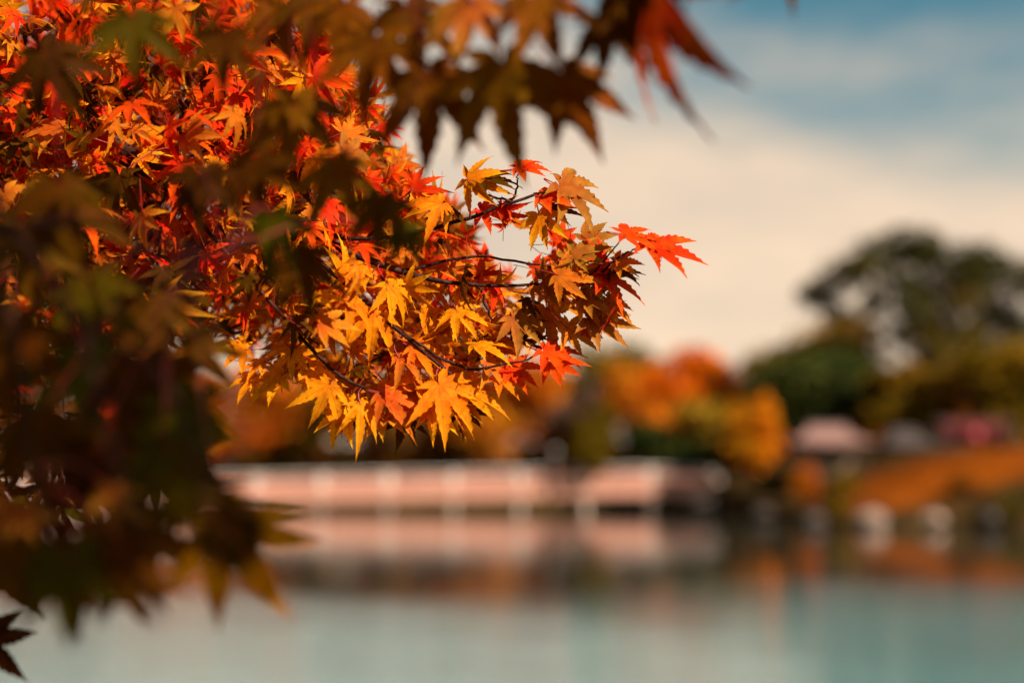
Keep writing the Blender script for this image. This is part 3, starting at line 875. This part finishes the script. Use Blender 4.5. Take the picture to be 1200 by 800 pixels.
trunk = MB()
tp_ = [np.array(p) - TB for p in [(-1.75, .55, .1), (-1.72, .57, .8), (-1.55, .66, 1.5), (-1.42, .80, 2.2), (-1.25, .72, 3.0), (-1.2, .55, 4.0), (-1.1, .4, 5.0)]]
trunk.tube(spline(tp_, 24), [0.17 - 0.125 * i / 24 for i in range(25)], 14)
for e in [(-.3, -.8, 3.6), (-2.6, .2, 3.7), (-1.8, 1.9, 3.9), (-2.2, -1.0, 4.3), (-.1, .6, 4.6)]:
    s = tp_[4]; e = np.array(e) - TB
    trunk.tube(spline([s, (s + e) / 2 + np.array([0, 0, .12]), e], 8), [0.05 - 0.04 * i / 8 for i in range(9)], 8)
trunk.build('trunk', M_BARK, tree, smooth=True)

BOUGHS = [
    # centre bough: limb, then its twigs
    dict(limb=[np.array([-1.42, .80, 2.2]) - TB] + PB([(-160, 40, 1.32), (40, 118, 1.22), (180, 200, 1.16), (330, 262, 1.12), (470, 318, 1.10), (560, 334, 1.10), (640, 332, 1.10), (702, 322, 1.09)]), r=(0.03, 0.0010),
         twigs=[([(330, 262, 1.12), (430, 280, 1.10), (530, 262, 1.09), (600, 236, 1.09), (652, 221, 1.09)], .0016),
                ([(330, 262, 1.12), (400, 330, 1.09), (470, 390, 1.08), (530, 440, 1.08), (548, 458, 1.08)], .0016),
                ([(180, 200, 1.16), (270, 300, 1.12), (340, 380, 1.09), (400, 440, 1.08), (445, 462, 1.07)], .0018),
                ([(470, 390, 1.08), (540, 430, 1.08), (600, 425, 1.08), (637, 413, 1.08)], .0011),
                ([(560, 334, 1.10), (575, 380, 1.10), (560, 405, 1.09)], .0010),
                ([(600, 236, 1.09), (606, 218, 1.09), (607, 200, 1.09)], .0008),
                ([(470, 318, 1.10), (560, 300, 1.10), (640, 312, 1.09), (658, 310, 1.09)], .0010),
                ([(640, 332, 1.10), (690, 322, 1.08), (712, 300, 1.07), (731, 276, 1.07)], .0008),
                ([(702, 322, 1.09), (728, 300, 1.07), (757, 288, 1.07)], .0008),
                ([(180, 200, 1.16), (250, 170, 1.15), (340, 110, 1.16), (362, 92, 1.18)], .0018),
                ([(40, 118, 1.22), (110, 60, 1.24), (200, 30, 1.3), (290, 30, 1.34)], .0022),
                ([(640, 332, 1.1), (660, 352, 1.1), (688, 368, 1.1)], .0008),
                ([(600, 236, 1.09), (560, 225, 1.085), (548, 212, 1.08)], .0008),
                ([(430, 280, 1.10), (470, 240, 1.09), (484, 222, 1.09)], .0010),
                ([(120, 160, 1.18), (180, 240, 1.15), (186, 330, 1.12)], .0018)]),
    # spray hanging in at the top, close to the lens
    dict(limb=[np.array([-1.25, .72, 3.0]) - TB, np.array([-.7, .62, 2.62]) - TB] + PB([(330, -170, .66), (480, -70, .64), (640, -40, .62), (790, -20, .60)]), r=(0.022, 0.0012),
         twigs=[([(480, -70, .64), (500, 20, .645), (495, 80, .65)], .0012), ([(560, -55, .63), (590, 0, .63), (590, 55, .63)], .0012),
                ([(640, -40, .62), (655, 20, .63), (652, 80, .64)], .0011), ([(790, -20, .6), (800, 0, .6), (798, 12, .6)], .001)]),
    # mass hanging down at the left, closest to the lens
    dict(limb=[np.array([-1.42, .80, 2.2]) - TB, np.array([-.75, .62, 2.2]) - TB] + PB([(-160, 200, .56), (0, 260, .60), (90, 380, .58), (130, 520, .55), (160, 620, .54)]), r=(0.010, 0.0012),
         twigs=[([(90, 380, .58), (180, 430, .57), (225, 520, .55), (246, 590, .53)], .0011), ([(0, 260, .60), (20, 420, .58), (40, 560, .58), (60, 640, .56)], .0011),
                ([(0, 260, .60), (150, 270, .62), (260, 300, .68)], .0011)]),
    # bough added overhead, out of view, to shade the near leaves
    dict(limb=[np.array(p) - TB for p in [(-1.25, .72, 3.0), (-.8, .3, 2.8), (-.2, .1, 2.68), (.35, .05, 2.6)]], r=(0.024, 0.004),
         twigs=[], over=[(-.9, .45, 2.62), (-.7, -.5, 2.75), (-.4, .5, 2.5), (-.3, -.55, 2.72), (.1, .45, 2.42), (.0, -.4, 2.62), (.35, .4, 2.40), (.6, .2, 2.55), (.5, -.4, 2.6), (.2, .25, 2.38)] + [(x_, y_, 2.42 + .04 * ((k_ * 7) % 5) + .22 * max(0, .3 - y_)) for k_, (x_, y_) in enumerate([(-.1, .4), (.0, .3), (.1, .2), (.25, .42), (.4, .28), (.45, .1), (.3, -.1), (.12, .05), (-.05, .15), (.5, .45), (-.25, .3), (-.5, .2), (-.6, -.2), (-.85, .1)])]),
]
twig_pts = []; over_pts = []
for b in BOUGHS:
    m = MB(); n = 40
    pts = spline(b['limb'], n)
    r0, r1 = b['r']
    m.tube(pts, [r0 * (1 - i / n) ** 3.0 + r1 for i in range(n + 1)], 8)
    o = m.build('bough', M_TWIG, tree, smooth=True)
    twig_pts += pts
    for e in b.get('over', []):
        e = np.array(e) - TB
        st = pts[int(np.argmin([np.linalg.norm(p - e) - 0.25 * i / n for i, p in enumerate(pts)]))]
        m = MB(); p2 = spline([st, (st + e) / 2 + rng.normal(size=3) * 0.03, e], 12)
        m.tube(p2, [0.0035 * (1.1 - i / 13) for i in range(13)], 6)
        over_pts += p2[2:]
        m.build('twig', M_TWIG, o, smooth=True)
    for tw, rad in b['twigs']:
        m = MB(); p2 = spline(PB(tw), 16)
        p2 = [p + rng.normal(size=3) * 0.0006 for p in p2]
        m.tube(p2, [rad * (1.25 - 0.65 * i / 16) for i in range(17)], 6)
        m.build('twig', M_TWIG, o, smooth=True)
        twig_pts += p2
TW = np.array(twig_pts)
OV = np.array(over_pts)


def on_twig(p):
    return np.linalg.norm(OV + TB - EYE - p, axis=1).min() < 0.05



def v_img(ang, depth=0.0):
    return RT * math.cos(R(ang)) + UP * math.sin(R(ang)) + FW * depth


# (column, row, depth, size px, direction deg, normal (right, up, towards lens), colour)
SHARP = [
    (548, 210, 1.085, 56, -18, (-.25, .45, .85), 'Y'), (560, 212, 1.09, 58, -6, (.1, .93, .28), 'D'), (606, 198, 1.09, 42, 22, (-.2, .75, .55), 'R'),
    (484, 222, 1.09, 44, 35, (-.3, .3, .8), 'R'), (518, 238, 1.085, 58, 212, (.35, .55, .7), 'Y'), (522, 242, 1.09, 46, -8, (.2, .9, .35), 'D'),
    (562, 246, 1.10, 46, -28, (0, .6, .7), 'R'), (656, 218, 1.09, 76, -22, (.25, .78, .5), 'B'), (730, 274, 1.07, 58, 12, (.1, .88, .42), 'R'),
    (757, 288, 1.07, 86, -22, (.15, .80, .46), 'R'), (634, 232, 1.085, 54, 8, (-.1, .8, .5), 'R'), (640, 244, 1.09, 46, -32, (.2, .7, .6), 'D'),
    (632, 252, 1.08, 46, -72, (.1, .3, .9), 'Y'), (656, 310, 1.09, 46, 18, (.0, .78, .55), 'B'), (646, 314, 1.10, 32, -70, (.3, .4, .8), 'R'),
    (702, 322, 1.085, 62, -38, (.35, .6, .65), 'R'), (706, 318, 1.09, 56, 50, (.75, .25, .45), 'R'), (706, 318, 1.10, 56, -8, (.1, .93, .3), 'D'),
    (722, 308, 1.07, 34, 0, (0, .7, .7), 'O'), (690, 372, 1.09, 74, -18, (.2, .72, .5), 'B'), (638, 346, 1.16, 64, 2, (0, .75, .6), 'O'),
    (640, 362, 1.12, 58, -78, (.25, .2, .9), 'O'), (637, 412, 1.08, 60, -36, (.3, .65, .55), 'R'), (556, 404, 1.08, 62, -8, (0, .6, .75), 'Y'),
    (570, 424, 1.085, 50, -36, (.2, .5, .8), 'O'), (514, 450, 1.07, 84, -56, (.1, .25, .95), 'Y'), (546, 458, 1.08, 60, -28, (.1, .65, .7), 'Y'),
    (447, 460, 1.07, 68, -20, (-.15, .5, .8), 'O'), (422, 474, 1.07, 56, -62, (0, .3, .95), 'Y'), (386, 450, 1.08, 60, -112, (-.1, .3, .92), 'Y'),
    (418, 470, 1.09, 50, 165, (0, .5, .8), 'Y'), (345, 408, 1.09, 48, -120, (-.2, .3, .9), 'Y'), (310, 424, 1.10, 42, 200, (-.1, .6, .7), 'Y'),
    (437, 366, 1.075, 60, -92, (0, .2, .97), 'Y'), (455, 334, 1.08, 56, -55, (.3, .2, .9), 'Y'), (414, 312, 1.09, 46, -40, (.1, .4, .85), 'Y'),
    (535, 364, 1.085, 46, -60, (0, .4, .9), 'Y'), (485, 408, 1.08, 52, -30, (.1, .5, .8), 'Y'), (468, 420, 1.075, 56, 0, (0, .6, .7), 'O'),
    (345, 92, 1.17, 50, 195, (-.1, .4, .85), 'Y'), (362, 92, 1.18, 46, -50, (.1, .35, .9), 'Y'), (285, 42, 1.30, 56, 60, (.1, .3, .9), 'R'),
    (110, 68, 1.12, 70, -40, (-.4, .4, .8), 'O'), (78, 122, 1.14, 48, -70, (0, .3, .9), 'Y'), (70, 150, 1.10, 66, 176, (0, .85, .45), 'O'),
    (190, 316, 1.02, 44, -95, (.2, .2, .9), 'S'), (140, 205, 1.04, 74, -100, (-.2, .3, .9), 'D'), (215, 200, 1.10, 52, 178, (0, .7, .6), 'O'),
    (520, 425, 1.09, 50, -75, (.1, .35, .9), 'O'), (600, 372, 1.09, 52, -50, (.2, .4, .85), 'B'),
]
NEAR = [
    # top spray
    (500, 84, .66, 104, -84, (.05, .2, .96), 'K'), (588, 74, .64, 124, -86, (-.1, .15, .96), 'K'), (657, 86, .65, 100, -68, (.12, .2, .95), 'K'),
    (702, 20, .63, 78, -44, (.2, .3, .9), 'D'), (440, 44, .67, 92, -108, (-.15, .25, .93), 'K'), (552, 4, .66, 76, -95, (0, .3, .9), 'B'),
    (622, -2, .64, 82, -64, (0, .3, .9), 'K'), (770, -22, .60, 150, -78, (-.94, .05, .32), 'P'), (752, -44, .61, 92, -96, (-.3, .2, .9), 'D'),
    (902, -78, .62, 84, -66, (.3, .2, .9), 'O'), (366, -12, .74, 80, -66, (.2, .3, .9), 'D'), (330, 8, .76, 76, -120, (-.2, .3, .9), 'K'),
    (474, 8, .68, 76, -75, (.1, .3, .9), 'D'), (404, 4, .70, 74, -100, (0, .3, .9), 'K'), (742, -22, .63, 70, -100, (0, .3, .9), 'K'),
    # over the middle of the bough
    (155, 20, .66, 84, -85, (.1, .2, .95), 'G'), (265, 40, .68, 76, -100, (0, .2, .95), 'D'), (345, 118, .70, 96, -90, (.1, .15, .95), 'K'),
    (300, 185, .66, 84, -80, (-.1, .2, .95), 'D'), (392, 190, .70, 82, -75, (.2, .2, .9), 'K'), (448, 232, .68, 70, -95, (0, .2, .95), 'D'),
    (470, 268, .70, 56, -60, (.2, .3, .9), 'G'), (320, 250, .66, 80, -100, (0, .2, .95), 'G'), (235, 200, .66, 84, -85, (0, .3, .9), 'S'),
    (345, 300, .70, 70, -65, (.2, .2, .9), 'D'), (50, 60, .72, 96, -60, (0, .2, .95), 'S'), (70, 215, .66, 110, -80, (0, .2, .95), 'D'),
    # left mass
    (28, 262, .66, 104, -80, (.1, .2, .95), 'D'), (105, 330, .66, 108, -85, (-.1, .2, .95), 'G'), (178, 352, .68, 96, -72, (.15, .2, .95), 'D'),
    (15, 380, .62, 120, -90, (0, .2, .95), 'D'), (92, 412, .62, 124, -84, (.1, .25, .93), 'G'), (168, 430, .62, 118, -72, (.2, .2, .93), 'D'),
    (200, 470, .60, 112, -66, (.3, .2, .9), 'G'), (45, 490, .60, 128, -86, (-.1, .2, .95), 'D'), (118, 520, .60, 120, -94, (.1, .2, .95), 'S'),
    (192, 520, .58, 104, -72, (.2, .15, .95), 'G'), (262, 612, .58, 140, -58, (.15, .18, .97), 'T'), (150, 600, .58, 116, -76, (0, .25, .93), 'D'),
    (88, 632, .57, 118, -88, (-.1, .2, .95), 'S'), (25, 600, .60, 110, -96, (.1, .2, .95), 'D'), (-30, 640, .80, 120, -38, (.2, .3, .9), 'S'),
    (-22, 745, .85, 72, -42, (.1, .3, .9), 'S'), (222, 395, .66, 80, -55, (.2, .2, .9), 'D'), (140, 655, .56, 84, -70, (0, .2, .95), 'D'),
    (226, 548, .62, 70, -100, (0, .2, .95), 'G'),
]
NEAR = [(a, b, min(c * 1.12, .88), e, f, g_, k_) for (a, b, c, e, f, g_, k_) in NEAR]
hand = [(h, True) for h in SHARP] + [(h, False) for h in NEAR]


def stalk_mesh(c, M, leafobj, tree_c):
    """curved stalk from the leaf's base to the nearest twig, in leaf space"""
    d = TW - tree_c
    back = -M[:, 1]
    sc = np.linalg.norm(d, axis=1) - 0.45 * (d @ back)
    i = int(np.argmin(sc)); tgt = TW[i]
    v = tgt - tree_c
    ln = np.linalg.norm(v)
    if ln < 0.004: v = back * 0.02; ln = 0.02
    if ln > 0.13: tgt = tree_c + v / ln * 0.13
    m = MB()
    p = spline([tree_c, tree_c + v * 0.45 + back * 0.25 * min(ln, .05), tgt], 7)
    p = [(M.T @ (q - tree_c)) for q in p]
    m.tube(p, 0.00055, 5)
    return m.build('stalk', M_STALK, leafobj, smooth=True)


assert len(hand) <= 100, len(hand)
for i, ((px, py, d, spx, ang, nv, code), sharp) in enumerate(hand[:100]):
    c = at(px, py, d) - TB
    size = spx * d / F_PX * (0.98 if sharp else (1.16 if py < 80 and px > 360 else 1.0))
    nrm = RT * nv[0] + UP * nv[1] - FW * nv[2]
    if sharp and py > 300 and px < 600: nrm = RT * (nv[0] * 1.3 + 0.12) + UP * (nv[1] + 0.22) - FW * nv[2] * 0.70
    nrm = nrm + rng.normal(size=3) * (0.12 if sharp else 0.06)
    M = frame(v_img(ang, rng.uniform(-.15, .15)), nrm)
    V, F, Lb = (FQ[i % len(FQ)] if px > 560 and py < 420 else HQ[i % len(HQ)]) if sharp else WQ[i % len(WQ)]
    c0, c1 = pick(code)
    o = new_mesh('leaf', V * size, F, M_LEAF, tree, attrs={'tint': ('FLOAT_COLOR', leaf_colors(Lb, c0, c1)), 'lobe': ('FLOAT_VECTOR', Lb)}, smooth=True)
    o.matrix_local = Matrix.Translation(Vector(c)) @ Matrix(M.tolist()).to_4x4()
    if sharp and 'label' not in o:
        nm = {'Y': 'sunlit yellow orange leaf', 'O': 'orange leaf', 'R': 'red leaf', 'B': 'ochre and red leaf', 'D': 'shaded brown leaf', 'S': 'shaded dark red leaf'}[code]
    else:
        nm = {'O': 'blurred orange leaf close to the lens', 'B': 'blurred ochre leaf close to the lens', 'P': 'long blurred red orange leaf hanging at the top edge of the photo', 'K': 'blurred olive brown leaf', 'T': 'blurred leaf with shaded base and sunlit orange tips in its colour', 'G': 'blurred dark green leaf', 'D': 'blurred dark brown leaf', 'S': 'blurred very dark leaf'}[code]
    o['label'] = nm
    stalk_mesh(c, M, o, c)

# the rest of the foliage: one mesh
FV = []; FF = []; FL = []; FC = []
off = 0


def put(tpls, c, M, size, cols, k=1.0):
    global off
    V, F, Lb = tpls[rng.integers(len(tpls))]
    FV.append((V * size) @ M.T + c); FF.append(F + off); FL.append(Lb); FC.append(leaf_colors(Lb, *cols, k)); off += len(V)


def inside(poly, x, y):
    r = False; j = len(poly) - 1
    for i in range(len(poly)):
        xi, yi = poly[i]; xj, yj = poly[j]
        if (yi > y) != (yj > y) and x < (xj - xi) * (y - yi) / (yj - yi) + xi: r = not r
        j = i
    return r


def scatter(poly, n, drange, codes, tpls, size=(.020, .036), dirang=(-105, 15), keep=None, spread=0.6):
    xs = [p[0] for p in poly]; ys = [p[1] for p in poly]
    k = 0
    while k < n:
        x = rng.uniform(min(xs), max(xs)); y = rng.uniform(min(ys), max(ys))
        if not inside(poly, x, y): continue
        k += 1
        d = drange[0] + (drange[1] - drange[0]) * rng.random() ** 1.2
        nv = rng.normal(size=3) * spread
        nrm = RT * (nv[0] + 0.05) + UP * (nv[1] + 0.55) - FW * (nv[2] * 0.7 + 0.55)
        da = (-75, 42) if (dirang == (-105, 15) and x > 380) else dirang
        M = frame(v_img(rng.uniform(*da), rng.uniform(-.5, .5)), nrm)
        cc = codes(x, y) if callable(codes) else codes
        code = cc[rng.integers(len(cc))]
        put(tpls, at(x, y, d) - TB, M, rng.uniform(*size), pick(code))


BOUGH_POLY = [(-60, -20), (330, -20), (400, 60), (440, 130), (470, 200), (520, 235), (560, 300), (600, 340), (620, 385), (580, 415), (540, 435), (490, 455), (420, 460), (370, 445), (320, 415), (265, 385), (200, 385), (-60, 420)]
TIP_POLY = [(540, 225), (660, 240), (690, 320), (670, 370), (620, 400), (560, 400), (560, 300)]


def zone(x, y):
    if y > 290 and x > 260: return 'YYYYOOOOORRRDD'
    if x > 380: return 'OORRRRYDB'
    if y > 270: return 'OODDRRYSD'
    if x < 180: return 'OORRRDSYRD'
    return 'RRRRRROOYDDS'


scatter(BOUGH_POLY, 1250, (1.09, 1.38), zone, MQ, (.018, .033), spread=1.05)
scatter([(-60, -20), (330, -20), (420, 120), (450, 300), (400, 420), (200, 395), (-60, 420)], 90, (1.0, 1.1), zone, MQ, spread=0.85)
scatter(BOUGH_POLY, 760, (1.25, 1.75), lambda x, y: zone(x, y) + 'DDSS', LQ, (.024, .040), spread=.8)  # extra dark leaf colours deeper in, standing in for shade between leaves
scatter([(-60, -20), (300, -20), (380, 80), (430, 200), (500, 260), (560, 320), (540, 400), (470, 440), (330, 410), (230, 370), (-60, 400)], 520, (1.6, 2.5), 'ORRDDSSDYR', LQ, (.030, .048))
scatter(TIP_POLY, 18, (1.09, 1.22), 'OORRRRBYD', MQ, (.018, .032), spread=1.0)
scatter([(630, 255), (690, 275), (720, 320), (715, 385), (660, 390), (630, 330)], 13, (1.07, 1.16), 'ORRBBR', FQ3, (.022, .034), dirang=(-50, 45), spread=.8)
scatter([(380, 440), (550, 440), (530, 470), (410, 480)], 20, (1.09, 1.18), 'YYOD', MQ, dirang=(-110, -30))
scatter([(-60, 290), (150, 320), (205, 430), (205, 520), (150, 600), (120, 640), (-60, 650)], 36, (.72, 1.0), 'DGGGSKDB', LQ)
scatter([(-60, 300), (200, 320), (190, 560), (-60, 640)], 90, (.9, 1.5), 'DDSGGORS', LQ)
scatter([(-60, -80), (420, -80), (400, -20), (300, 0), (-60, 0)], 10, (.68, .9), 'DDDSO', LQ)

# shading bough overhead and crown above, outside the photo
for (px, py, d, spx, ang, code) in [(165, 425, .72, 80, -55, 'O'), (205, 462, .74, 70, -60, 'O'), (38, 398, .62, 34, -80, 'O'), (134, 572, .62, 56, -85, 'B'), (22, 595, .62, 46, -60, 'B'), (100, 676, .60, 40, -80, 'B'), (146, 640, .60, 36, -70, 'B'),
                                    (80, 650, .56, 108, -85, 'G'), (140, 640, .56, 96, -75, 'D'), (12, 640, .56, 80, -85, 'D'), (238, 566, .56, 88, -66, 'S'), (205, 560, .54, 70, -70, 'G'), (175, 500, .74, 52, -60, 'O'), (120, 470, .80, 60, -70, 'R')]:
    nrm = RT * rng.normal() * .3 + UP * .3 - FW
    put(WQ3, at(px, py, d) - TB, frame(v_img(ang), nrm), spx * d / F_PX, pick(code))
for (px, py, d, spx, ang, code) in [(478, 466, 1.085, 54, -58, 'O'), (505, 478, 1.08, 50, -48, 'Y'), (532, 470, 1.09, 52, -45, 'O'), (584, 440, 1.085, 50, -30, 'Y'), (598, 430, 1.09, 46, -40, 'R'), (452, 486, 1.08, 46, -84, 'O'),
                                    (404, 484, 1.085, 46, -100, 'Y'), (648, 424, 1.085, 52, -50, 'R'), (470, 490, 1.10, 44, -70, 'D'), (330, 440, 1.09, 44, -130, 'Y'), (300, 440, 1.10, 40, -110, 'Y'), (288, 410, 1.10, 44, 190, 'Y'),
                                    (362, 430, 1.09, 48, -60, 'Y'), (545, 480, 1.10, 42, -60, 'D'), (672, 300, 1.08, 46, 20, 'B'), (676, 352, 1.09, 50, -6, 'O'), (664, 384, 1.09, 46, -35, 'O'), (712, 352, 1.09, 40, -40, 'O')]:
    nrm = RT * (rng.normal() * .3 + .15) + UP * rng.uniform(.4, .8) - FW * .65
    put(FQ3, at(px, py, d) - TB, frame(v_img(ang), nrm), spx * d / F_PX, pick(code))
n = 0
while n < 260:  # leaves of the added shading bough, out of view
    p = np.array([rng.uniform(-1.0, .75), rng.uniform(-.7, .62), rng.uniform(.38, .85)])
    if p[2] < p[1] * 0.36 + 0.16 or not on_twig(p): continue
    nv = rng.normal(size=3) * 0.35 + np.array([.25, -.15, 1.0])
    put(LQ, p + EYE - TB, frame(rng.normal(size=3), nv), rng.uniform(.034, .05), pick('DORG'[rng.integers(4)])); n += 1
n = 0
while n < 120:  # denser unseen leaves added along the sun's path to darken the near leaves
    p = np.array([rng.uniform(-.15, .5), rng.uniform(-.1, .5), rng.uniform(.30, .55)])
    if p[2] < p[1] * 0.36 + 0.15 or not on_twig(p): continue
    nv = rng.normal(size=3) * 0.3 + np.array([.5, -.3, .8])
    put(LQ, p + EYE - TB, frame(rng.normal(size=3), nv), rng.uniform(.036, .05), pick('DORD'[rng.integers(4)])); n += 1
for e, rr, cnt in (((-.3, -.8, 3.6), .8, 420), ((-2.6, .2, 3.7), .9, 420), ((-1.8, 1.9, 3.9), .9, 420), ((-2.2, -1.0, 4.3), 1.0, 420), ((-.1, .6, 4.6), .8, 300), ((-1.1, .4, 5.0), .9, 400), ((-1.3, 1.2, 3.0), .7, 420), ((-1.2, 1.3, 2.3), .5, 220)):
    for _ in range(cnt):
        q_ = rng.normal(size=3); q_ *= rr * rng.random() ** .5 / np.linalg.norm(q_); q_[2] *= .55
        put(LQ, np.array(e) + q_ - TB, frame(rng.normal(size=3), rng.normal(size=3) * .5 + np.array([0, 0, 1.0])), rng.uniform(.035, .055), pick('ORYD'[rng.integers(4)]))

fo = new_mesh('foliage', np.concatenate(FV), np.concatenate(FF), M_LEAF, tree, attrs={'tint': ('FLOAT_COLOR', np.concatenate(FC)), 'lobe': ('FLOAT_VECTOR', np.concatenate(FL))}, smooth=True)
fo['kind'] = 'stuff'
